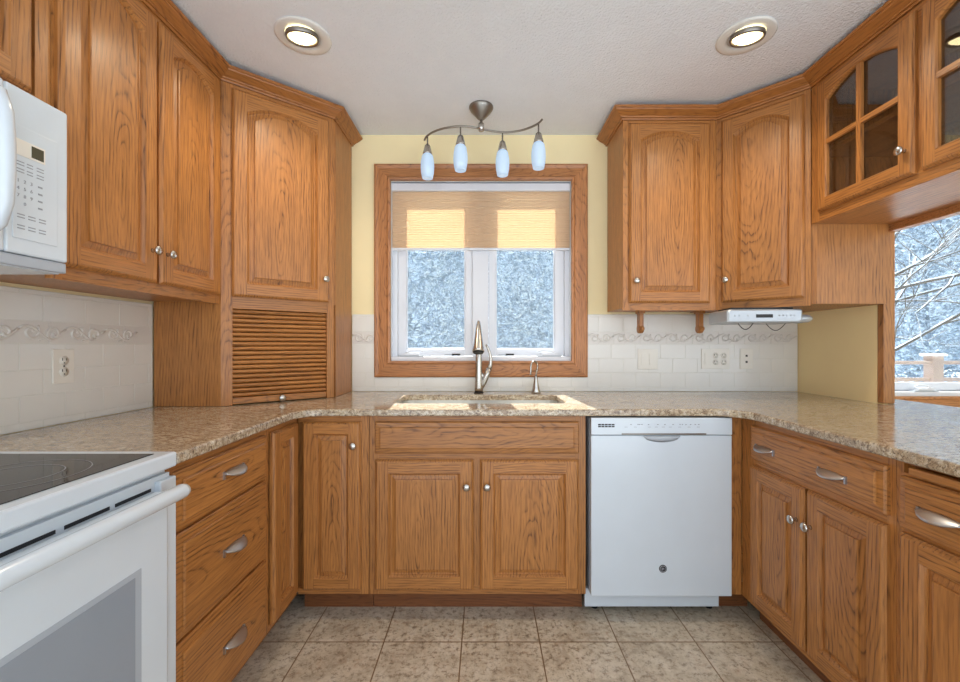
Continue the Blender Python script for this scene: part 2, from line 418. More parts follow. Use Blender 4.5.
shift(mb, bs.location).build('grout_bed', 'grout', bs)
mb = MB()
def putb(m, a, b, c, d):
    if c < hole[0][2] < d and a >= hole[0][0]-1e-6 and b <= hole[0][1]+1e-6: return
    m.box(a, BW-.006, c, b, BW-.012, d)
add_tile_rows(mb, -.786, 1.852, hole, putb)
for k in range(9):
    a = hole[0][0]+.146*k; mb.box(a+.001, BW-.006, .941, min(a+.145, hole[0][1]), BW-.012, hole[0][2]-.002)
shift(mb, bs.location).build('tile_field', 'tile', bs, bevel=.001)
mb = MB()
mb.box(-.786, BW-.006, 1.197, hole[0][0]-.001, BW-.013, 1.267)
for k in range(8):
    a = hole[0][1]+.155*k+.001; mb.box(a, BW-.006, 1.197, min(a+.153, 1.852), BW-.013, 1.267)
for k in range(8): scroll(mb, hole[0][1]+.155*k+.003, lambda a, z: (a, BW-.0135, z))
scroll(mb, -.785, lambda a, z: (min(a, hole[0][0]-.004), BW-.0135, z))
shift(mb, bs.location).build('border_strip', 'border_tile', bs)

# ================================================================== CABINETRY
KNOB = [(.0001, 0), (.008, 0), (.0065, .004), (.0055, .012), (.009, .016), (.0155, .019), (.0165, .023), (.0135, .027), (.006, .0295), (.0001, .030)]
def knob(parent, x, z, t=.02):
    # axis along local -y
    m = Matrix.Rotation(PI/2, 4, 'X')
    o = MB().lathe(KNOB, 18, m).build('knob', 'nickel', parent, (x, -t, z)); o['label'] = 'round satin nickel knob'; return o
def pull(parent, x, z, t=.02):
    mb = MB(); n = 18; rs = []
    for i in range(n+1):
        u = i/n; px = -.052+.104*u; q = math.sin(PI*min(max(u, .02), .98))**.6; d = .005+.028*q
        sec = []
        for k in range(8):
            v = k/7; sec.append((px, -d*v-.001, .009*(.4+.6*q)-.019*q*v**1.6))
        inner = [(p[0], p[1]+.0006, p[2]-.0024) for p in sec]
        rs.append(sec+inner[::-1])
    mb.rings(rs, 0, True)
    for s in (-1, 1): mb.box(s*.051-.003, 0, -.015, s*.051+.003, -.006, .008)
    o = mb.build('pull_handle', 'pull_nickel', parent, (x, -t, z)); o['label'] = 'curved nickel cup pull'; return o

def door(parent, x, z, w, h, arch=0, y=0, stile=.056, glass=False, rise=None, name='door', rail=None):
    """local: origin at door centre; front toward -y; thickness .02"""
    T = .02; ws, hs = w/2, h/2; ri = rail or stile
    n = 16 if arch else 1
    def outline(i):         # opening outline inset by i: bottom-left, bottom-right, then arch right->left
        a, b = -ws+stile+i, ws-stile-i; zb = -hs+ri+i; sh = hs-ri-arch-i*.92+(.012 if arch else 0)
        pts = [(a, zb), (b, zb)]
        for k in range(n+1):
            u = k/n; xx = b+(a-b)*u; pts.append((xx, sh+(arch*(1-(2*u-1)**2) if arch else 0)))
        return pts
    mb = MB()
    def ring(pts, yy): return [(px, yy, pz) for px, pz in pts]
    def rect(i): return [(-ws+i, -hs+i), (ws-i, -hs+i), (ws-i, hs-i), (-ws+i, hs-i)]
    # outside edge with a stepped, rounded profile
    mb.rings([ring(rect(0), 0), ring(rect(0), -.010), ring(rect(.003), -.0125), ring(rect(.004), -.015), ring(rect(.0075), -.0185), ring(rect(.011), -T)], 0, False, True, False)
    e = .011; O = outline(0); a, b = O[0][0], O[1][0]; zb = O[0][1]
    F = lambda pts, mi: mb.face([(px, -T, pz) for px, pz in pts], mi)
    F([(-ws+e, -hs+e), (a, -hs+e), (a, hs-e), (-ws+e, hs-e)], 0); F([(b, -hs+e), (ws-e, -hs+e), (ws-e, hs-e), (b, hs-e)], 0)
    F([(a, -hs+e), (b, -hs+e), (b, zb), (a, zb)], 1)
    top = O[2:]
    for k in range(len(top)-1): F([top[k], (top[k][0], hs-e), (top[k+1][0], hs-e), top[k+1]], 1)
    if glass:
        i0 = len(mb.f)
        mb.rings([ring(O, -T), ring(outline(.004), -.014), ring(outline(.004), 0)], 0, False, False, False)
        # muntins
        mb.box(-.010, -.018, zb, .010, -.004, hs-ri+.008, 0)
        mb.box(a, -.0175, -.002, -.010, -.004, .018, 1); mb.box(.010, -.0175, -.002, b, -.004, .018, 1)
        # back plate of the frame is open: build frame back as bars instead
        mb.f.pop(i0) if False else None
    else:
        prof = [(0, -T), (.0015, -.0165), (.006, -.0115), (.0085, -.0065), (.0125, -.0060), (.030, -.0115), (.0305, -.0175), (.034, -.0188)]
        mb.rings([ring(outline(i), yy) for i, yy in prof], 0, False, False, True)
    o = None
    if glass:
        # remove the solid back cap and give the frame a real back
        mb2 = MB(); mb2.v = mb.v; mb2.f = mb.f[:]; mb2.m = mb.m[:]; mb2.sm = mb.sm[:]
        k = [i for i, f in enumerate(mb2.f) if len(f) == 4 and all(abs(mb2.v[j][1]) < 1e-9 for j in f)][0]
        for L in (mb2.f, mb2.m, mb2.sm): L.pop(k)
        Bk = lambda pts: mb2.face([(px, 0, pz) for px, pz in pts], 0)
        O4 = outline(.004); a4, b4 = O4[0][0], O4[1][0]
        Bk([(-ws, -hs), (a4, -hs), (a4, hs), (-ws, hs)]); Bk([(b4, -hs), (ws, -hs), (ws, hs), (b4, hs)]); Bk([(a4, -hs), (b4, -hs), (b4, O4[0][1]), (a4, O4[0][1])])
        t4 = O4[2:]
        for q in range(len(t4)-1): Bk([t4[q], (t4[q][0], hs), (t4[q+1][0], hs), t4[q+1]])
        o = mb2.build(name, OAK, parent, (x, y, z))
        OG = outline(.0045)
        g = MB(); g.rings([[(p[0], -.0035, p[1]) for p in OG], [(p[0], -.0005, p[1]) for p in OG]], 0, False)
        gp = g.build('glass_pane', 'cabinet_glass', o)
    else: o = mb.build(name, OAK, parent, (x, y, z))
    return o
def drawer_front(parent, x, z, w, h, y=0, raised=True, name='drawer_front'):
    T = .02; ws, hs = w/2, h/2; mb = MB()
    def rect(i, yy): return [(-ws+i, yy, -hs+i), (ws-i, yy, -hs+i), (ws-i, yy, hs-i), (-ws+i, yy, hs-i)]
    prof = [(0, 0), (0, -.010), (.003, -.0125), (.0045, -.0155), (.014, -.0165), (.022, -.0175), (.0225, -.0215), (.026, -.024)]
    mb.rings([rect(i, yy) for i, yy in prof], 0, False)
    return mb.build(name, ['oak_across'], parent, (x, y, z))
def frame_bars(parent, bars, T=.019, y=0):
    """face frame: list of (x0,z0,x1,z1,mi) on local front plane; stands from y-? to y"""
    mb = MB()
    for x0, z0, x1, z1, mi in bars: mb.box(x0, y, z0, x1, y+T, z1, mi)
    return mb.build('face_frame', OAK, parent, bevel=.0006)

# ---------- left wall uppers; local x = +Y world, front toward +X
UB, UT = 1.372, 2.370          # bottom and top of the upper cabinets
FX = -1.18
DEP = FX-LW-.002
c = thing('wall_cabinet', 'oak wall cabinet with two arched doors between microwave and corner cabinet', 'cabinet', (FX, 1.143, UB), PI/2)
W = 1.868-1.143; H = UT-UB
MB().box(0, .019, .012, W, DEP, H, 0).build('body', OAK, c)
frame_bars(c, [(0, 0, .03, H, 0), (W-.03, 0, W, H, 0), (.03, 0, W-.03, .05, 1), (.03, H-.05, W-.03, H, 1), (W/2-.02, .05, W/2+.02, H-.05, 0)])
dz0, dz1 = 1.41-UB, 2.35-UB
for k, (a, b, kx) in enumerate(((1.150, 1.494, 1), (1.508, 1.852, -1))):
    d = door(c, (a+b)/2-1.143, (dz0+dz1)/2, b-a, dz1-dz0, .045, y=0)
    knob(d, kx*(b-a)/2 - kx*.028, 1.52-UB-(dz0+dz1)/2)
c = thing('wall_cabinet', 'short oak wall cabinet above the white microwave', 'cabinet', (FX, .38, 1.803), PI/2)
W = .761; H = UT-1.803
MB().box(0, .019, 0, W, DEP, H, 0).build('body', OAK, c)
frame_bars(c, [(0, 0, .04, H, 0), (W-.04, 0, W, H, 0), (.04, 0, W-.04, .04, 1), (.04, H-.05, W-.04, H, 1), (W/2-.02, .04, W/2+.02, H-.05, 0)])
for a, b in ((.395, .735), (.762, 1.083)):
    d = door(c, (a+b)/2-.38, (1.84+2.35)/2-1.803, b-a, .51, .045)
    knob(d, (.14 if a < .5 else -.13), -.21)

# ---------- left corner cabinet with tambour garage down to the worktop
P1, P2 = Vector((FX+.002, 1.872)), Vector((-.79, 2.195))
L = (P2-P1).length; ang = math.atan2(P2.y-P1.y, P2.x-P1.x)
c = thing('corner_cabinet', 'tall oak corner cabinet with arched door above a tambour appliance garage', 'cabinet', (P1.x, P1.y, .916), ang)
Z0 = .916
inv = Matrix.Rotation(-ang, 4, 'Z')
def tol(px, py): v = inv @ Vector((px-P1.x, py-P1.y, 0)); return (v.x, v.y)
nrm = Vector((-math.sin(ang), math.cos(ang)))*.0195
A = P1+nrm; B = P2+nrm
poly = [(A.x, A.y), (B.x, B.y), (P2.x, P2.y+.026), (-.79, 2.4865), (LW+.014, 2.4865), (LW+.014, 1.8725), (P1.x, 1.8725)]
poly = [tol(*p) for p in poly]
mb = MB(); mb.prism(poly, 1.40-Z0, UT-Z0)               # upper body
TH = .018
# garage walls: left side, right side, so the tambour sits in a real opening
mb.prism([tol(*p) for p in [(LW+.014, 1.8725), (P1.x, 1.8725), (P1.x, 1.8725+TH), (LW+.014, 1.8725+TH)]], 0, 1.40-Z0)
mb.prism([tol(*p) for p in [(-.79, 2.222), (-.79, 2.4865), (-.79-TH, 2.4865), (-.79-TH, 2.222)]], 0, 1.40-Z0)
mb.build('body', OAK, c)
HH = UT-Z0
frame_bars(c, [(0, 0, .046, HH, 0), (L-.036, 0, L, HH, 0), (.046, 1.356-Z0, L-.036, 1.40-Z0+.02, 1), (.046, HH-.05, L-.036, HH, 1)])
d = door(c, L/2+.006, (1.41+2.35)/2-Z0, L-.070, .94, .045, stile=.06)
knob(d, (L-.070)/2-.024, 1.525-1.88)
mb = MB(); rs = []
nsl = 19; zt0, zt1 = .006, 1.356-Z0
for k in range(nsl):
    za = zt0+.028+(zt1-zt0-.028)*k/nsl; zb_ = zt0+.028+(zt1-zt0-.028)*(k+1)/nsl
    sec = [(.030, za+.001), (.018, za+.002), (.0125, za+.006), (.011, (za+zb_)/2), (.0125, zb_-.006), (.018, zb_-.002), (.030, zb_-.001)]
    mb.rings([[(.047, y, z) for y, z in sec], [(L-.037, y, z) for y, z in sec]], 0, False)
tm = mb.build('tambour_door', ['oak_across'], c)
MB().box(.047, .006, .004, L-.037, .028, .033).build('bottom_rail', ['oak_across'], tm, bevel=.002)
k_ = MB().lathe(KNOB, 18, Matrix.Rotation(PI/2, 4, 'X')).build('knob', 'nickel', tm, (L/2+.0, .006, .019)); k_['label'] = 'round satin nickel knob'

# ---------- right uppers
UF = 2.207
c = thing('wall_cabinet', 'oak wall cabinet with one arched door right of the window', 'cabinet', (.725, UF, UB), 0)
W = 1.213-.725; H = UT-UB
MB().box(0, .019, .012, W, BW-UF-.014, H, 0).build('body', OAK, c)
frame_bars(c, [(0, 0, .034, H, 0), (W-.04, 0, W, H, 0), (.034, 0, W-.04, .05, 1), (.034, H-.05, W-.04, H, 1)])
d = door(c, (.755+1.176)/2-.725, .508, 1.176-.755, .94, .045); knob(d, -.18, 1.523-UB-.508)
Q1, Q2 = Vector((1.214, UF)), Vector((1.498, 1.931)); L2 = (Q2-Q1).length; a2 = math.atan2(Q2.y-Q1.y, Q2.x-Q1.x)
c = thing('corner_cabinet', 'oak corner wall cabinet with one arched door above the silver radio', 'cabinet', (Q1.x, Q1.y, UB), a2)
inv2 = Matrix.Rotation(-a2, 4, 'Z')
def tol2(px, py): v = inv2 @ Vector((px-Q1.x, py-Q1.y, 0)); return (v.x, v.y)
n2 = Vector((-math.sin(a2), math.cos(a2)))*.0195; A = Q1+n2; B = Q2+n2
poly = [tol2(*p) for p in [(1.2145, UF+.028), (A.x, A.y), (B.x, B.y), (Q2.x+.028, 1.931), (1.855, 1.931), (1.855, BW-.014), (1.2145, BW-.014)]]
MB().prism(poly, .008, H).build('body', OAK, c)
frame_bars(c, [(0, 0, .03, H, 0), (L2-.03, 0, L2, H, 0), (.03, 0, L2-.03, .05, 1), (.03, H-.05, L2-.03, H, 1)])
d = door(c, L2/2+.003, .508, L2-.050, .94, .045); knob(d, -(L2-.05)/2+.024, 1.523-UB-.508)

# ---------- glass-door hanging cabinet over the peninsula; front toward -X, local x = -Y world
HB = 1.745; HX = 1.50; HW = 1.929-.99; HD = 1.866-HX
c = thing('glass_cabinet', 'hanging oak cabinet with arched glass doors above the peninsula', 'cabinet', (HX, 1.929, HB), -PI/2)
H = UT-HB; mb = MB()
mb.box(0, .019, .0, HW, HD, .018, 1).box(0, .019, H-.018, HW, HD, H, 1).box(0, .019, .018, .018, HD, H-.018, 0).box(HW-.018, .019, .018, HW, HD, H-.018, 0)
mb.box(.018, HD-.012, .018, HW-.018, HD, H-.018, 0); mb.build('body', OAK, c)
MB().box(.019, .03, .30, HW-.019, HD-.014, .318, 0).build('shelf', ['oak_across'], c)
ds = [(1.880, 1.456), (1.432, 1.020)]
frame_bars(c, [(0, 0, .045, H, 0), (HW-.045, 0, HW, H, 0), (.045, 0, HW-.045, .05, 1), (.045, H-.05, HW-.045, H, 1), (.462, .05, .508, H-.05, 0)])
for i, (a, b) in enumerate(ds):
    d = door(c, 1.929-(a+b)/2, (1.785+2.35)/2-HB, a-b, 2.35-1.785, .05, glass=True, stile=.05, rail=.05)
    knob(d, (.185 if i == 0 else .18), 1.875-(1.785+2.35)/2)

# ---------- crown moulding swept along the cabinet tops
def crown(name, path, label):
    prof = [(0, 0), (.007, 0), (.009, .005), (.009, .009), (.015, .010), (.017, .014), (.024, .018), (.038, .026), (.050, .0335), (.052, .038), (.058, .039), (.062, .044), (.062, .0485), (-.012, .0485), (-.012, 0)]
    n = len(path); P = [Vector(p) for p in path]; rs = []
    for i in range(n):
        d0 = (P[i]-P[i-1]).normalized() if i else (P[1]-P[0]).normalized()
        d1 = (P[i+1]-P[i]).normalized() if i < n-1 else d0
        n0 = Vector((d0.y, -d0.x)); n1 = Vector((d1.y, -d1.x)); m = (n0+n1).normalized(); m = m/max(.3, m.dot(n0))
        rs.append([(P[i].x+m.x*a, P[i].y+m.y*a, UT+.0003+z) for a, z in prof])
    root = thing(name, label, 'molding', (P[0].x, P[0].y, UT))
    for i in range(n-1):
        d = (P[i+1]-P[i]).normalized(); an = math.atan2(d.y, d.x); iv = Matrix.Rotation(-an, 4, 'Z')
        o0 = Vector((P[i].x, P[i].y, UT))
        loc = lambda q: iv @ (Vector(q)-o0)
        mb = MB(); mb.rings([[loc(q) for q in rs[i]], [loc(q) for q in rs[i+1]]], 0, False)
        mb.build('crown_section', ['oak_crown'], root, (P[i].x-P[0].x, P[i].y-P[0].y, 0), an)
    return root
crown('crown_molding', [(FX, .38), (P1.x-.002, P1.y-.001), (P2.x, P2.y), (-.79, 2.499)], 'oak crown molding along the top of the left cabinets')
crown('crown_molding', [(.725, 2.499), (.725, UF), (Q1.x, Q1.y), (HX, 1.929), (HX, .99)], 'oak crown molding along the top of the right cabinets')

# ---------- base cabinets
BZ0, BZ1, FY, DY = .102, .883, 1.835, 1.815
LX, RX = -.82, 1.12
# sink base
c = thing('base_cabinet', 'oak sink base cabinet with false drawer panel and two square doors', 'cabinet', (-.505, FY, 0), 0)
W = .44+.505
mb = MB().box(0, .019, BZ0, .018, .655, BZ1, 0).box(W-.018, .019, BZ0, W, .655, BZ1, 0).box(.018, .019, BZ0, W-.018, .655, BZ0+.018, 1).box(.018, .637, BZ0+.018, W-.018, .655, BZ1, 0)
mb.build('body', OAK, c)
frame_bars(c, [(0, BZ0, .04, BZ1, 0), (W-.045, BZ0, W, BZ1, 0), (.04, BZ0, W-.045, BZ0+.04, 1), (.04, BZ1-.04, W-.045, BZ1, 1), (.04, .69, W-.045, .725, 1), (.04+.40, BZ0+.04, .04+.46, .69, 0)])
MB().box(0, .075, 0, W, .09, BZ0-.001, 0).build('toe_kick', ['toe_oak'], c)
drawer_front(c, (-.4775+.4075)/2+.505, (.857+.719)/2, .885, .138, name='false_drawer_front')
d = door(c, (-.4775-.05)/2+.505, (.692+.127)/2, .4275, .565, 0, stile=.058); knob(d, .214-.030, .58-.4095)
d = door(c, (-.0216+.4075)/2+.505, (.692+.127)/2, .429, .565, 0, stile=.058); knob(d, -.2145+.030, .58-.4095)
# lazy susan corner base
c = thing('corner_base_cabinet', 'oak corner base cabinet with two narrow hinged doors in the left corner', 'cabinet', (-.82, FY, 0), 0)
f_ = lambda pts: [(x+.82, y-FY) for x, y in pts]
MB().prism(f_([(LW+.003, 1.577), (LX-.02, 1.577), (LX-.02, FY+.02), (-.5065, FY+.02), (-.5065, BW-.003), (LW+.003, BW-.003)]), BZ0, BZ1).build('body', OAK, c)
mb = MB()
for (x0, z0, x1, z1, mi) in [(-.5065-.036+.82, BZ0, .3125, BZ1, 0), (.003, BZ1-.030, .277, BZ1, 1), (.003, BZ0, .277, BZ0+.025, 1)]: mb.box(x0, 0, z0, x1, .019, z1, mi)
for (y0, z0, y1, z1, mi) in [(1.576, BZ0, 1.592, BZ1, 0), (1.592, BZ1-.030, 1.832, BZ1, 1), (1.592, BZ0, 1.832, BZ0+.025, 1)]: mb.box(-.0005, y0-FY, z0, -.019, y1-FY, z1, mi)
mb.build('face_frame', OAK, c, bevel=.0006)
d = door(c, (-.793-.540)/2+.82, (.857+.127)/2, .253, .73, 0, stile=.052); knob(d, .0995, .757-.492)
d2 = door(c, 0, (.857+.127)/2, .212, .73, 0, stile=.052); d2.rotation_euler = (0, 0, PI/2); d2.location = (0.0, (1.597+1.809)/2-FY, .492)
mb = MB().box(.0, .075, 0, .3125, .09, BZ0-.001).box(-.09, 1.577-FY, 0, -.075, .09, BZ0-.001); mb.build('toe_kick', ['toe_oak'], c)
# left drawer stack
c = thing('drawer_cabinet', 'oak base cabinet with three deep drawers right of the range', 'cabinet', (LX, 1.078, 0), PI/2)
W = 1.575-1.078
MB().box(0, .019, BZ0, W, .667, BZ1, 0).build('body', OAK, c)
frame_bars(c, [(0, BZ0, .018, BZ1, 0), (W-.03, BZ0, W, BZ1, 0), (.018, BZ0, W-.03, BZ0+.03, 1), (.018, BZ1-.03, W-.03, BZ1, 1), (.018, .682, W-.03, .70, 1), (.018, .392, W-.03, .412, 1)])
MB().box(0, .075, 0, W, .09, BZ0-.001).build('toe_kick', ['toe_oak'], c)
for z0, z1, hz in ((.700, .857, .795), (.408, .690, .558), (.127, .398, .264)):
    d = drawer_front(c, (1.090+1.550)/2-1.078, (z0+z1)/2, .460, z1-z0, name='drawer'); pull(d, .010, hz-(z0+z1)/2, .024)
# filler beside the dishwasher
o = MB().box(1.068, FY-.004, BZ0, RX-.0005, FY+.015, BZ1).build('filler_panel', ['oak'], None, center=True, bevel=.001)
tag(o, 'narrow vertical oak filler strip between dishwasher and right cabinets', 'panel')
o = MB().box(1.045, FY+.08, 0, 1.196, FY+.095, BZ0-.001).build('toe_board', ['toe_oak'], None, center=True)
tag(o, 'short dark oak toe board right of the dishwasher foot', 'toe board')
# right base 1
c = thing('base_cabinet', 'oak peninsula base cabinet with one wide drawer and two doors', 'cabinet', (RX, FY-.006, 0), -PI/2)
W = FY-.006-1.1435
MB().box(0, .019, BZ0, W, .735, BZ1, 0).build('body', OAK, c)
X = lambda y: FY-.006-y
frame_bars(c, [(0, BZ0, X(1.738), BZ1, 0), (X(1.170), BZ0, W, BZ1, 0), (X(1.738), BZ0, X(1.170), BZ0+.04, 1), (X(1.738), BZ1-.04, X(1.170), BZ1, 1), (X(1.738), .69, X(1.170), .725, 1)])
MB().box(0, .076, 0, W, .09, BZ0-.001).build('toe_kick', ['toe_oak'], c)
d = drawer_front(c, X((1.752+1.160)/2), (.857+.719)/2, .592, .138, name='drawer'); pull(d, X(1.644)-X(1.456), .783-.788, .024); pull(d, X(1.325)-X(1.456), .783-.788, .024)
d = door(c, X((1.752+1.456)/2), .4095, .296, .565, 0, stile=.052); knob(d, .148-.028, .573-.4095)
d = door(c, X((1.444+1.160)/2), .4095, .284, .565, 0, stile=.052); knob(d, -.142+.024, .573-.4095)
# right base 2
c = thing('base_cabinet', 'oak base cabinet at right frame edge with pull-out board and single door', 'cabinet', (RX, 1.1425, 0), -PI/2)
W = .465; X = lambda y: 1.1425-y
MB().box(0, .019, BZ0, W, .735, BZ1, 0).build('body', OAK, c)
frame_bars(c, [(0, BZ0, .02, BZ1, 0), (W-.02, BZ0, W, BZ1, 0), (.02, BZ0, W-.02, BZ0+.04, 1), (.02, BZ1-.008, W-.02, BZ1, 1), (.02, .84, W-.02, .8505, 1), (.02, .69, W-.02, .72, 1)])
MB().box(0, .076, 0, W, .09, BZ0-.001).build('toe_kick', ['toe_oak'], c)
MB().box(.05, -.020, .853, W-.05, .0185, .872).build('cutting_board', ['oak_across'], c, bevel=.003)
d = drawer_front(c, X((1.126+.70)/2), (.843+.705)/2, .418, .138, name='drawer'); pull(d, X(1.005)-X(.909), .0, .024)
d = door(c, X((1.126+.70)/2), (.692+.127)/2, .418, .565, 0, stile=.056); knob(d, .18, .16)

# ================================================================== COUNTERTOP
def arc(cx, cy, r, a0, a1, n=8): return [(cx+r*math.cos(R(a0+(a1-a0)*k/n)), cy+r*math.sin(R(a0+(a1-a0)*k/n))) for k in range(n+1)]
CX0, CX1, CY = -.785, 1.09, 1.80
out = [(LW+.013, 1.0745), (CX0, 1.0745)] + arc(CX0+.10, CY-.10, .10, 180, 90) + arc(CX1-.12, CY-.12, .12, 90, 0) + [(CX1, .66), (2.10, .66), (2.10, 2.20), (1.913, 2.20), (1.913, 1.9545), (1.854, 1.9545), (1.854, BW-.0135), (LW+.013, BW-.0135)]
SX0, SX1, SY0, SY1 = -.44, .39, 1.985, 2.325
rr = .05
holep = arc(SX1-rr, SY1-rr, rr, 0, 90, 5)+arc(SX0+rr, SY1-rr, rr, 90, 180, 5)+arc(SX0+rr, SY0+rr, rr, 180, 270, 5)+arc(SX1-rr, SY0+rr, rr, 270, 360, 5)
bm = bmesh.new(); eds = []
for lp in (out, holep):
    vs = [bm.verts.new((x, y, .9145)) for x, y in lp]
    for i in range(len(vs)): eds.append(bm.edges.new((vs[i], vs[(i+1) % len(vs)])))
res = bmesh.ops.triangle_fill(bm, edges=eds, use_beauty=True, use_dissolve=False)
bmesh.ops.recalc_face_normals(bm, faces=bm.faces)
if bm.faces[:][0].normal.z < 0: bmesh.ops.reverse_faces(bm, faces=bm.faces)
ext = bmesh.ops.extrude_face_region(bm, geom=bm.faces[:])
for g in ext['geom']:
    if isinstance(g, bmesh.types.BMVert): g.co.z -= .0305
bmesh.ops.recalc_face_normals(bm, faces=bm.faces)
me = bpy.data.meshes.new('countertop'); bm.to_mesh(me); bm.free(); me.materials.append(M['granite'])
ct = bpy.data.objects.new('countertop', me); COL.objects.link(ct)
b = ct.modifiers.new('bevel', 'BEVEL'); b.width = .007; b.segments = 4; b.limit_method = 'ANGLE'; b.angle_limit = R(60)
tag(ct, 'polished beige and brown speckled granite worktop running around three sides', 'countertop')

# ---- sink
sk = thing('sink', 'undermount sink basin set in the granite below the window', 'sink', ((SX0+SX1)/2, (SY0+SY1)/2, .68))
def rrect(x0, x1, y0, y1, r, z, n=5): return [(x, y, z) for x, y in arc(x1-r, y1-r, r, 0, 90, n)+arc(x0+r, y1-r, r, 90, 180, n)+arc(x0+r, y0+r, r, 180, 270, n)+arc(x1-r, y0+r, r, 270, 360, n)]
hx, hy = (SX1-SX0)/2, (SY1-SY0)/2
mb = MB(); z0 = .8835-.68
mb.rings([rrect(-hx-.02, hx+.02, -hy-.02, hy+.02, .06, z0), rrect(-hx-.004, hx+.004, -hy-.004, hy+.004, .052, z0), rrect(-hx-.002, hx+.002, -hy-.002, hy+.002, .05, .02), rrect(-hx+.02, hx-.02, -hy+.02, hy-.02, .04, 0),
          rrect(-hx+.02, hx-.02, -hy+.02, hy-.02, .04, -.003), rrect(-hx-.006, hx+.006, -hy-.006, hy+.006, .05, .015), rrect(-hx-.02, hx+.02, -hy-.02, hy+.02, .06, z0-.003)], 0, False, False, False)
n = 24
mb.face([p for p in rrect(-hx+.02, hx-.02, -hy+.02, hy-.02, .04, 0)]); 
mb.build('basin', 'steel', sk)
MB().lathe([(.045, .0005), (.045, .004), (.03, .002), (.0001, .001)], 20).build('drain', 'chrome', sk)

# ---- main faucet
f = thing('faucet', 'tall stainless pull-down kitchen faucet with side lever behind the sink', 'faucet', (-.036, 2.412, .9147))
MB().lathe([(.027, 0), (.027, .006), (.024, .008)], 20).build('base_ring', 'dark', f)
mb = MB().lathe([(.0235, .008), (.0235, .03), (.022, .08), (.0205, .14), (.0195, .235), (.018, .24)], 20)
mb.tube([(0, 0, .235), (0, -.002, .30), (0, -.010, .345), (0, -.028, .380), (0, -.052, .397), (0, -.075, .402)], [.0185, .017, .015, .013, .011, .010], 16)
mb.build('spout', 'nickel', f)
mb = MB().tube([(0, -.068, .4045), (0, -.084, .396), (0, -.098, .372), (0, -.112, .335), (0, -.128, .29), (0, -.142, .252), (0, -.147, .238)], [.008, .011, .0145, .019, .025, .0315, .032], 18)
mb.tube([(0, -.147, .238), (0, -.149, .232)], [.029, .027], 16, 1)
mb.build('spray_head', ['nickel', 'dark'], f)
mb = MB().tube([(.010, 0, .02), (.026, 0, .055), (.044, -.002, .10), (.060, -.004, .140)], [.012, .017, .018, .0155], 14)
mb.tube([(.060, -.004, .138), (.068, -.006, .165), (.070, -.010, .200), (.062, -.016, .235), (.048, -.022, .268), (.042, -.026, .278)], [.0155, .012, .009, .0075, .0065, .005], 12)
mb.tube([(.010, 0, .12), (.030, 0, .085)], [.008, .012], 10)
mb.build('lever', 'nickel', f)
# ---- filtered-water faucet
f = thing('water_faucet', 'small slim nickel drinking water faucet right of the main faucet', 'faucet', (.293, 2.415, .9147))
MB().lathe([(.027, 0), (.0265, .008), (.020, .03), (.013, .065), (.009, .092), (.0065, .100)], 18).build('base', 'nickel', f)
pts = [(0, 0, .098), (.004, 0, .13)] + [(-.012+.022*math.cos(a), -.015+.015*math.cos(a)-.01*(a/PI), .150+.032*math.sin(a)) for a in [PI*k/9 for k in range(10)]] + [(-.035, -.042, .125), (-.036, -.043, .105)]
MB().tube(pts, .0052, 10).build('spout', 'nickel', f)
MB().tube([(.002, 0, .105), (.007, -.004, .14), (.010, -.006, .168)], [.005, .004, .003], 8).build('lever', 'nickel', f)

# ================================================================== APPLIANCES
# ---- dishwasher
dw = thing('dishwasher', 'white front-control dishwasher under the counter right of the sink', 'dishwasher', (.757, 1.80, 0))
hw = .302
MB().box(-hw, .028, .112, hw, .60, .872).build('body', 'appliance_grey', dw)
MB().box(-hw, 0, .112, hw, .027, .802).build('door', 'appliance_white', dw, bevel=.004)
mb = MB().box(-hw, -.002, .8045, hw, .027, .878)
cp = mb.build('control_panel', 'appliance_white', dw, bevel=.003)
mb = MB().box(-.172, -.003, .8055, .19, -.0015, .8125)
mb.build('handle_slot', 'brushed', cp)
mb = MB(); # scooped pocket handle below the panel
rs = []
for i in range(13):
    u = i/12; x = -.078+.158*u; s = math.sin(PI*u)**.5 if 0 < u < 1 else 0
    rs.append([(x, -.0002, .8005), (x, -.010*s-.0008, .799), (x, -.009*s-.0008, .799-.014*s), (x, -.0002, .797-.024*s)])
mb.rings(rs, 0, True); mb.build('pocket_handle', 'appliance_grey', dw)
mb = MB()
for k in range(5):
    mb.box(-.273+.0145*k, -.0026, .846, -.273+.0145*k+.0125, -.0019, .852); mb.box(-.273+.0145*k, -.0026, .838, -.273+.0145*k+.0125, -.0019, .8435)
mb.build('status_marks', 'dark', cp)
mb = MB()
for x in (-.135, -.105, -.098, -.088, -.06, -.02, .01, .045, .075, .085, .10, .12, .14, .155): mb.box(x, -.0026, .848, x+.006, -.0019, .8515)
for x in (-.16, -.12, -.06, -.03, .0, .03, .07, .11, .15): mb.box(x, -.0026, .838, x+.013, -.0019, .8395)
mb.build('button_marks', 'glyph', cp)
mb = MB().lathe([(.0165, 0), (.0165, .002), (.0001, .0022)], 24, Matrix.Translation((0, 0, 0)) @ Matrix.Rotation(PI/2, 4, 'X'), 0)
ring = [(.0125*math.cos(2*PI*k/20), -.0026, .0125*math.sin(2*PI*k/20)) for k in range(21)]
mb.tube(ring, .0009, 6, 1)
text_faces(mb, 'ge', .014, Matrix.Translation((0, -.0026, .0015)) @ Matrix.Rotation(PI/2, 4, 'X'), 1)
bd = mb.build('badge', ['badge', 'appliance_grey'], dw, (.005, -.0003, .232)); bd['label'] = 'small dark round maker badge'
MB().box(-.315, .062, .030, .280, .08, .1105).build('toe_panel', 'appliance_white', dw, bevel=.002)
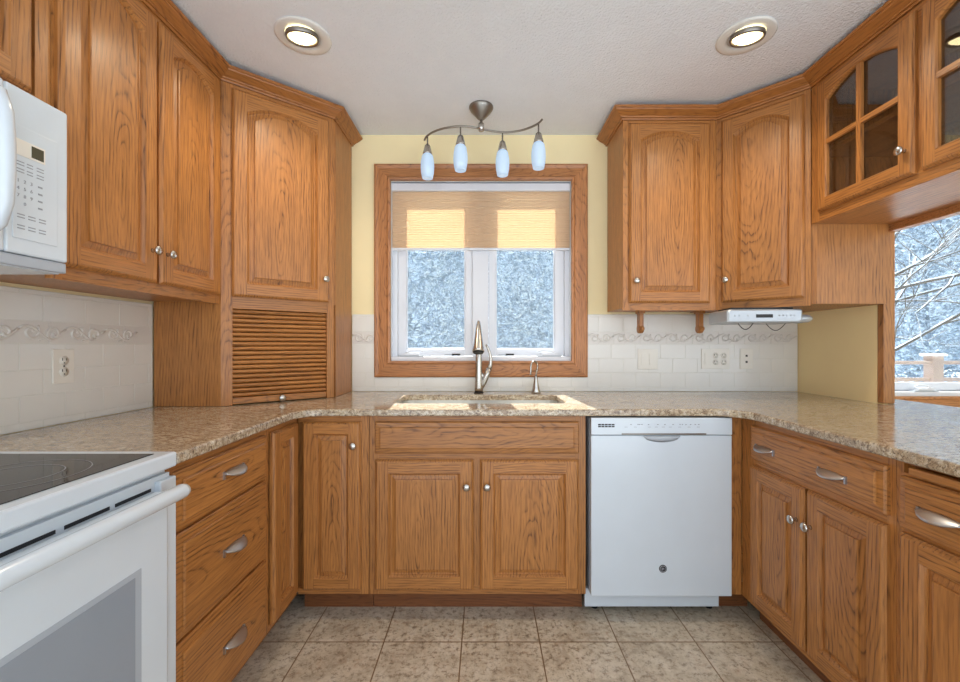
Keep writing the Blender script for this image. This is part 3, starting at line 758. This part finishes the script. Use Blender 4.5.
for x in (-.26, .26):
    for y in (.11, .55): MB().lathe([(.015, 0), (.015, .1125)], 12, Matrix.Translation((x, y, 0))).build('foot', 'dark', dw)

# ---- range; local: x = +Y world, front toward +X (rz 90)
rg = thing('range', 'white freestanding electric range with black glass cooktop at the left', 'stove', (-.785, .312, 0), PI/2)
W = 1.0715-.312; D = .70
MB().box(0, .0305, .03, W, D-.01, .8815, 0).box(W-.052, .002, .03, W, .030, .858, 0).build('body', 'appliance_white', rg, bevel=.003)
ck = MB().box(0, 0, .882, W, D-.062, .9195).build('cooktop_frame', 'appliance_white', rg, bevel=.005)
MB().box(.032, .034, .9198, W-.032, D-.10, .9212).build('glass_cooktop', 'cooktop_glass', ck, bevel=.0006)
mb = MB()
def flat_ring(cx, cy, r, wd, z, n=64):
    a = [(cx+r*math.cos(2*PI*k/n), cy+r*math.sin(2*PI*k/n), z) for k in range(n)]; b = [(cx+(r-wd)*math.cos(2*PI*k/n), cy+(r-wd)*math.sin(2*PI*k/n), z) for k in range(n)]
    for k in range(n): mb.face([a[k], b[k], b[(k+1) % n], a[(k+1) % n]])
for cx, cy, r in ((W-.21, .19, .125), (W-.21, .19, .082), (W-.20, .45, .085), (.20, .19, .085), (.20, .45, .115)): flat_ring(cx, cy, r, .0022, .92165)
mb.build('burner_marks', 'burner_ring', ck, fix=False)
MB().box(0, D-.060, .882, W, D-.012, 1.02).build('backguard', 'appliance_white', rg, bevel=.008)
# vent fascia under the cooktop
mb = MB().box(.004, .017, .800, W-.004, .030, .868); fs = mb.build('vent_panel', 'appliance_white', rg, bevel=.001)
mb = MB()
for a, b in ((.375, .471), (.488, .584), (.598, .695), (.06, .155), (.17, .26)): MB().box(a, .0155, .838, b, .0168, .8455).build('vent_slot', 'dark_slot', fs)
od = MB().box(.004, -.022, .225, W-.058, .0115, .838).build('oven_door', 'appliance_white', rg, bevel=.006)
# window: slightly inset frame and mesh-grey glass
MB().box(.10, -.0232, .36, W-.140, -.0218, .695).build('window_glass', 'oven_glass_edge', od)
MB().box(.115, -.0238, .375, W-.157, -.0228, .683).build('window_mesh', 'oven_glass', od)
mb = MB(); hy = -.055; hz = .838
mb.tube([(.012, hy, hz), (.02, hy, hz), (W-.060, hy, hz), (W-.050, hy, hz)], [.015, .0175, .0175, .015], 18)
for x in (.05, W-.095): mb.tube([(x, -.020, hz-.012), (x, hy+.004, hz-.002)], .012, 10)
mb.build('handle', 'appliance_white', od)
MB().box(.004, -.018, .06, W-.004, .0115, .218).build('storage_drawer', 'appliance_white', rg, bevel=.006)
for x in (.05, W-.05):
    for y in (.06, .6): MB().lathe([(.018, 0), (.018, .031)], 12, Matrix.Translation((x, y, 0))).build('foot', 'dark', rg)

# ---- microwave
mw = thing('microwave', 'white over-the-range microwave hung under the short cabinet', 'microwave', (-1.10, .345, 1.375), PI/2)
W = 1.105-.345; D = 1.10+LW+.002; D = -LW-1.10-.003; H = .425
MB().box(0, .018, 0, W, D, H).build('body', 'appliance_white', mw, bevel=.003)
MB().box(.005, -.003, .03, W-.146, .0175, H-.003).build('door', 'appliance_white', mw, bevel=.005)
cp = MB().box(W-.144, -.003, .03, W, .0175, H-.003).build('control_panel', 'appliance_white', mw, bevel=.005)
MB().box(.005, .001, .002, W, .0175, .0285).build('bottom_grille', 'appliance_grey', mw, bevel=.003)
mb = MB()
hx_ = W-.180
pts = [(hx_, -.001, .06), (hx_, -.03, .085), (hx_, -.042, .13), (hx_, -.045, .20), (hx_, -.045, .26), (hx_, -.042, .33), (hx_, -.03, .375), (hx_, -.001, .395)]
mb.tube(pts, [.010, .013, .015, .016, .016, .015, .013, .010], 14)
mb.build('door_handle', 'appliance_white', mw)
MB().box(W-.131, -.0050, .066, W-.028, -.0028, .333).build('key_panel', 'appliance_white', cp, bevel=.002)
MB().box(W-.126, -.0062, .262, W-.060, -.0049, .300).build('display_bezel', 'plastic_white', cp, bevel=.001)
MB().box(W-.092, -.0070, .267, W-.064, -.0061, .295).build('display', 'display', cp, bevel=.002)
mb = MB(); Rm = Matrix.Rotation(PI/2, 4, 'X')
for i, s in enumerate('1234567890'):
    r_, c_ = (i//3, i % 3) if i < 9 else (3, 1)
    text_faces(mb, s, .0115, Matrix.Translation((W-.120+.0145*c_, -.0053, .202-.0175*r_)) @ Rm)
for r_ in range(4): mb.box(W-.076, -.0056, .200-.0175*r_, W-.066, -.0049, .204-.0175*r_)
for r_, z in enumerate((.246, .239, .229, .222)):
    for c_ in range(3): mb.box(W-.123+.022*c_, -.0056, z, W-.123+.022*c_+.016-.003*(c_ % 2), -.0049, z+.0022)
for z in (.122, .115, .096, .089):
    for c_ in range(3): mb.box(W-.122+.024*c_, -.0056, z, W-.122+.024*c_+.016, -.0049, z+.0025)
mb.build('key_marks', 'glyph', cp)

# ---- under-cabinet radio
rd = thing('under_cabinet_radio', 'silver under-cabinet radio with dangling cord below the right corner cabinet', 'radio', (1.335, 2.00, 1.300), R(-6))
rr_ = []
mb = MB(); sec = lambda y, s: [(-.175+.01*s, y, .0+.006*s), (-.165+.01*s, y, -.004+.006*s), (.15-.01*s, y, -.004+.006*s), (.165-.01*s, y, .004+.006*s), (.165-.01*s, y, .054-.004*s), (.155-.01*s, y, .060-.004*s), (-.165+.01*s, y, .060-.004*s), (-.175+.01*s, y, .054-.004*s)]
mb.rings([sec(-.006, 1), sec(0, 0), sec(.20, 0)], 0, False); mb.build('housing', 'radio_silver', rd, bevel=.003)
mb = MB().box(-.045, -.0082, .020, .03, -.0066, .036, 0); mb.build('display', 'dark', rd, bevel=.001)
mb = MB()
for x in (-.14, -.12, -.08, .06, .075, .09, .11, .125): mb.lathe([(.0035, 0), (.0035, .002), (.0001, .0022)], 10, Matrix.Translation((x, -.006, .030)) @ Rm)
for x in (-.15, -.12, -.09, -.06, .05, .08, .11): mb.box(x, -.0072, .012, x+.016, -.006, .015)
mb.build('buttons', 'appliance_grey', rd)
mb = MB().lathe([(.030, 0), (.032, .01), (.024, .06), (.012, .075), (.0001, .076)], 18, Matrix.Translation((.165, .06, .018)) @ Matrix.Rotation(PI/2, 4, 'Y') @ Matrix.Scale(.75, 4, (1, 0, 0)))
mb.build('side_knob', 'radio_silver', rd)
mb = MB().tube([(-.10+.07*k/12*1.0, .05, -.004-.030*math.sin(PI*k/12)) for k in range(13)], .0022, 8)
mb.tube([(.05+.09*k/12, .09, -.004-.034*math.sin(PI*k/12)) for k in range(13)], .0018, 8)
mb.build('cord', 'dark', rd)
MB().box(-.14, .03,   .0602, .14, .17, .0715).build('mounting_plate', 'dark', rd)

# ---- paper towel holder brackets
th = thing('paper_towel_holder', 'empty oak paper towel holder with two brackets under the right cabinet', 'towel holder', (1.03, 2.34, UB))
for s, nm in ((-1, 0), (1, 0)):
    mb = MB(); x = .165*s
    mb.box(x-.017, -.03, -.008, x+.017, .03, .0115); mb.box(x-.011, -.022, -.085, x+.011, .022, -.008)
    mb.lathe([(.0001, -.013), (.024, -.013), (.026, 0), (.024, .013), (.0001, .013)], 20, Matrix.Translation((x, 0, -.092)) @ Matrix.Rotation(PI/2, 4, 'Y'))
    mb.lathe([(.010, 0), (.014, .008), (.008, .018), (.0001, .02)], 14, Matrix.Translation((x, -.022, -.092)) @ Rm)
    mb.build('bracket', ['oak'], th, bevel=.0015)

# ---- outlets and switches
def outlet_face(mb, cx, cz):
    for s in (-1, 1):
        z = cz+.0195*s
        mb.lathe([(.0165, 0), (.0165, .0015), (.0001, .0016)], 16, Matrix.Translation((cx, -.005, z)) @ Rm, 0)
        mb.box(cx-.008, -.0072, z+.0, cx-.0055, -.006, z+.009, 1); mb.box(cx+.0055, -.0072, z+.0, cx+.008, -.006, z+.009, 1)
        mb.box(cx-.002, -.0072, z-.010, cx+.002, -.006, z-.006, 1)
def plate(name, label, cat, loc, rz, w, mk, ranged=None):
    o = thing(name, label, cat, loc, rz)
    MB().box(-w/2, 0, -.06, w/2, -.005, .06).build('cover_plate', 'plastic_white', o, bevel=.002)
    mb = MB(); mk(mb); mb.build('inset', ['plastic_white', 'dark'], o)
def rocker(mb, cx): mb.box(cx-.0165, -.0085, -.033, cx+.0165, -.005, .033, 0); mb.box(cx-.0185, -.0056, -.035, cx+.0185, -.0049, .035, 0)
plate('outlet', 'white duplex outlet on the left wall tiles near the range', 'outlet', (LW+.0125, 1.469, 1.116), PI/2, .075, lambda mb: (outlet_face(mb, 0, 0), mb.lathe([(.003, 0), (.003, .001)], 8, Matrix.Translation((0, -.005, 0)) @ Rm, 1)))
plate('light_switch', 'white two-gang rocker switch plate nearest the window', 'switch', (.963, BW-.0125, 1.106), 0, .118, lambda mb: (rocker(mb, -.024), rocker(mb, .024)))
plate('switch_outlet_plate', 'white three-gang plate with one switch and two outlets on back wall', 'outlet', (1.363, BW-.0125, 1.108), 0, .166, lambda mb: (rocker(mb, -.048), outlet_face(mb, 0, 0), outlet_face(mb, .048, 0)))
plate('phone_jack', 'white single jack plate with two dark ports, rightmost on back wall', 'outlet', (1.546, BW-.0125, 1.108), 0, .075, lambda mb: (mb.box(-.006, -.0062, .012, .006, -.0049, .024, 1), mb.box(-.006, -.0062, -.024, .006, -.0049, -.012, 1)))

# ================================================================== LIGHTS
def recessed(x, y, label, aim, energy=24):
    o = thing('recessed_light', label, 'ceiling light', (x, y, CE-.0005), 0, 'recessed ceiling lights')
    MB().lathe([(.106, 0), (.108, -.003), (.100, -.007), (.075, -.008), (.064, -.004), (.064, 0)], 40, cap0=False, cap1=False).build('trim_ring', 'lamp_trim', o)
    tilt = Matrix.Translation((aim*.0, -.012, -.004)) @ Matrix.Rotation(R(10), 4, 'X')
    e = MB().lathe([(.062, .002), (.064, -.010), (.060, -.018), (.055, -.014), (.053, -.006)], 32, tilt, cap0=False, cap1=False).build('eyeball_ring', 'brushed', o)
    MB().lathe([(.0525, -.003), (.050, -.012), (.040, -.018), (.020, -.021), (.0001, -.022)], 28, tilt, cap0=False).build('bulb', 'bulb', o)
    ld = bpy.data.lights.new('lamp', 'SPOT'); lo = bpy.data.objects.new('lamp', ld); COL.objects.link(lo); lo.parent = o; lo.location = (0, -.015, -.038)
    ld.energy = energy; ld.color = (1, .84, .62); ld.spot_size = R(150); ld.spot_blend = 1.0; ld.shadow_soft_size = .02
recessed(-.735, 1.70, 'left round recessed ceiling light with white trim near oak cabinets', 0)
recessed(1.055, 1.70, 'right round recessed ceiling light with white trim near glass cabinet', 0)

tl = thing('track_light', 'wavy nickel ceiling fixture with four glowing glass shades before the window', 'ceiling light', (-.02, 2.205, CE-.0005))
MB().lathe([(.0001, 0), (.063, 0), (.064, -.006), (.058, -.018), (.040, -.040), (.020, -.062), (.011, -.068), (.0001, -.069)], 28).build('canopy', 'brushed', tl)
MB().lathe([(.0075, -.068), (.0075, -.085), (.015, -.088), (.016, -.105), (.014, -.125), (.0001, -.127)], 14).build('stem', 'nickel', tl)
zr = 2.335
def onp(px, py): D = (zr-1.19)*420/(345-py); return (((px-485)*D/420)+.02, D-2.205, zr-CE)
kp = [onp(*p) for p in [(424.5, 140), (427, 136), (434, 131.5), (445, 128), (460, 126.3), (472, 127), (482, 129), (492, 131), (504, 132.3), (518, 131), (530, 127.5), (538, 123.5), (542, 119.5)]]
# smooth the polyline
def cr(pts, n=4):
    o = []; P = [Vector(p) for p in pts]
    for i in range(len(P)-1):
        p0, p1, p2, p3 = P[max(i-1, 0)], P[i], P[i+1], P[min(i+2, len(P)-1)]
        for k in range(n):
            t = k/n; o.append(.5*((2*p1)+(-p0+p2)*t+(2*p0-5*p1+4*p2-p3)*t*t+(-p0+3*p1-3*p2+p3)*t**3))
    return o+[P[-1]]
MB().tube(cr(kp), .0055, 10).build('rail', 'brushed', tl)
for (px, py, ty) in ((427.5, 136, 145), (460.5, 126.3, 136), (502.5, 132.3, 142), (538.5, 123.5, 134)):
    b = onp(px, py); top = 0
    s = MB().lathe([(.004, 0), (.004, -.045), (.0075, -.046), (.0085, -.050), (.0145, -.052), (.0255, -.094), (.026, -.100), (.0001, -.101)], 16).build('socket', 'nickel', tl, b)
    MB().lathe([(.024, -.101), (.031, -.112), (.0365, -.145), (.0375, -.170), (.0355, -.200), (.029, -.232), (.025, -.233), (.0001, -.215)], 20, cap0=False).build('glass_shade', 'pendant_glass', s)

# ================================================================== OUTDOORS
g = MB().box(-25, BW+.3, -.75, 35, 45, -.6).build('snow_ground', 'snow'); tag(g, 'snow covered ground outside the windows', 'snow', kind='structure')
rng = random.Random(7)
def foliage_mb(n, rx, rz, z0, seed, size=.10, shape='round'):
    rg_ = random.Random(seed); mb = MB()
    for _ in range(n):
        while True:
            x, y, z = rg_.uniform(-1, 1), rg_.uniform(-1, 1), rg_.uniform(-1, 1)
            if shape == 'cone':
                if x*x+y*y < ((1-z)/2)**2: break
            elif x*x+y*y+z*z < 1 and x*x+y*y+z*z > .25: break
        p = Vector((x*rx, y*rx, z0+rz+z*rz)); s = size*rg_.uniform(.35, 1.2)
        u = Vector((rg_.gauss(0, 1), rg_.gauss(0, 1), rg_.gauss(0, .6))).normalized(); v_ = u.cross(Vector((rg_.gauss(0, 1), rg_.gauss(0, 1), 1))).normalized(); w_ = u.cross(v_)
        mi = 0 if rg_.random() < .55 else 1
        i = len(mb.v); mb.v += [tuple(p+u*s), tuple(p-u*s*.6+v_*s*.4), tuple(p-u*s*.6-v_*s*.4), tuple(p+w_*s*.3)]
        for f in ((0,1,2), (0,3,1), (1,3,2), (2,3,0)): mb.f.append(tuple(i+k for k in f)); mb.m.append(mi); mb.sm.append(False)
    return mb
def branches(mb, p, d, ln, r, depth, rg_, mi=0, snow=None):
    p = Vector(p); d = Vector(d).normalized(); pts = [p]; q = p.copy(); dd = d.copy()
    for k in range(5):
        dd = (dd+Vector((rg_.gauss(0, .14), rg_.gauss(0, .14), rg_.gauss(.03, .10)))).normalized(); q = q+dd*ln/5; pts.append(q.copy())
    mb.tube(pts, [r*(1-.12*k) for k in range(6)], 5, mi)
    if snow is not None and r < .09: mb.tube([x+Vector((0, 0, r*.8)) for x in pts], [r*.7*(1-.1*k) for k in range(6)], 4, snow)
    if depth:
        for k in range(5 if depth > 1 else 6):
            j = rg_.randint(1, 5); nd = (dd+Vector((rg_.gauss(0, .7), rg_.gauss(0, .7), rg_.gauss(.1, .45)))).normalized()
            branches(mb, pts[j], nd, ln*rg_.uniform(.45, .7), r*.5, depth-1, rg_, mi, snow)
def snowy_tree(x, y, rx, rz, z0, n, seed, label, size=.1, shape='round', mats=('frost', 'frost_dark')):
    o = thing('snowy_tree', label, 'tree', (x, y, -.62), 0, 'frosted trees outside')
    mb = MB(); rg_ = random.Random(seed)
    mb.tube([(0, 0, 0), (.03, 0, 1.5), (0, .05, z0+rz+.62)], [.14, .11, .05], 10)
    for k in range(10): branches(mb, (0, 0, z0+.62+rz*2*k/14), (rg_.gauss(0, 1), rg_.gauss(0, 1), .3), rx*.8, .04, 1, rg_)
    mb.build('trunk', 'frost_dark', o)
    foliage_mb(n, rx, rz, z0+.62, seed, size, shape).build('foliage', list(mats), o, fix=False)
snowy_tree(-1.4, 7.6, 1.33, 2.6, -.5, 24000, 1, 'frosted evergreen outside, filling the left pane of the kitchen window', .05)
snowy_tree(1.4, 7.6, 1.33, 2.7, -.6, 24000, 2, 'frosted evergreen outside, filling the right pane of the kitchen window', .05)
snowy_tree(.2, 13, 3.6, 3.4, -.6, 20000, 3, 'broad frosted tree farther back behind the pair outside the kitchen window', .12)
snowy_tree(12.8, 12.2, 3.2, 3.8, -.3, 26000, 4, 'dense snow-dusted evergreen outside the window at the right edge', .10)
snowy_tree(19.5, 19, 3.6, 4.6, -.4, 14000, 6, 'pale frosted tree far behind the railing outside the right window', .16)
bt = thing('bare_tree', 'bare snow-laden tree with arching branches outside the right window', 'tree', (6.9, 7.5, -.62))
mb = MB(); rg_ = random.Random(11)
mb.tube([(0, 0, 0), (.05, 0, 1.2), (-.05, .05, 2.4), (.1, 0, 3.6)], [.13, .10, .08, .05], 10, 0)
for k in range(11): branches(mb, (0, 0, 1.3+.2*k), (rg_.gauss(.5, 1), rg_.gauss(0, 1), .5), 1.9, .028, 2, rg_, 0, 1)
mb.build('branches', ['bark', 'snow'], bt, fix=False)
rl = thing('deck_railing', 'pale painted deck railing outside the right window', 'railing', (4.2, 5.0, -.6))
mb = MB().box(-1.2, -.03, 1.56, 4.0, .05, 1.60); mb.build('top_rail', 'rail_paint', rl, bevel=.004)
MB().box(-1.2, -.01, 1.36, 4.0, .03, 1.40).build('middle_rail', 'rail_paint', rl, bevel=.004)
MB().box(-1.2, -.01, .78, 4.0, .03, .82).build('bottom_rail', 'rail_paint', rl, bevel=.004)
for x in (-1.1, 1.15, 3.6):
    p = MB().box(x-.06, -.05, 0, x+.06, .07, 1.66).build('post', 'rail_paint', rl, bevel=.004)
    MB().box(x-.085, -.075, 1.6605, x+.085, .095, 1.69).build('post_cap', 'snow', p, bevel=.006)
for k in range(38):
    x = -1.0+.13*k
    if min(abs(x-q) for q in (-1.1, 1.15, 3.6)) < .09: continue
    MB().box(x-.016, -.012, .821, x+.016, .02, 1.359).build('baluster', 'rail_paint', rl)
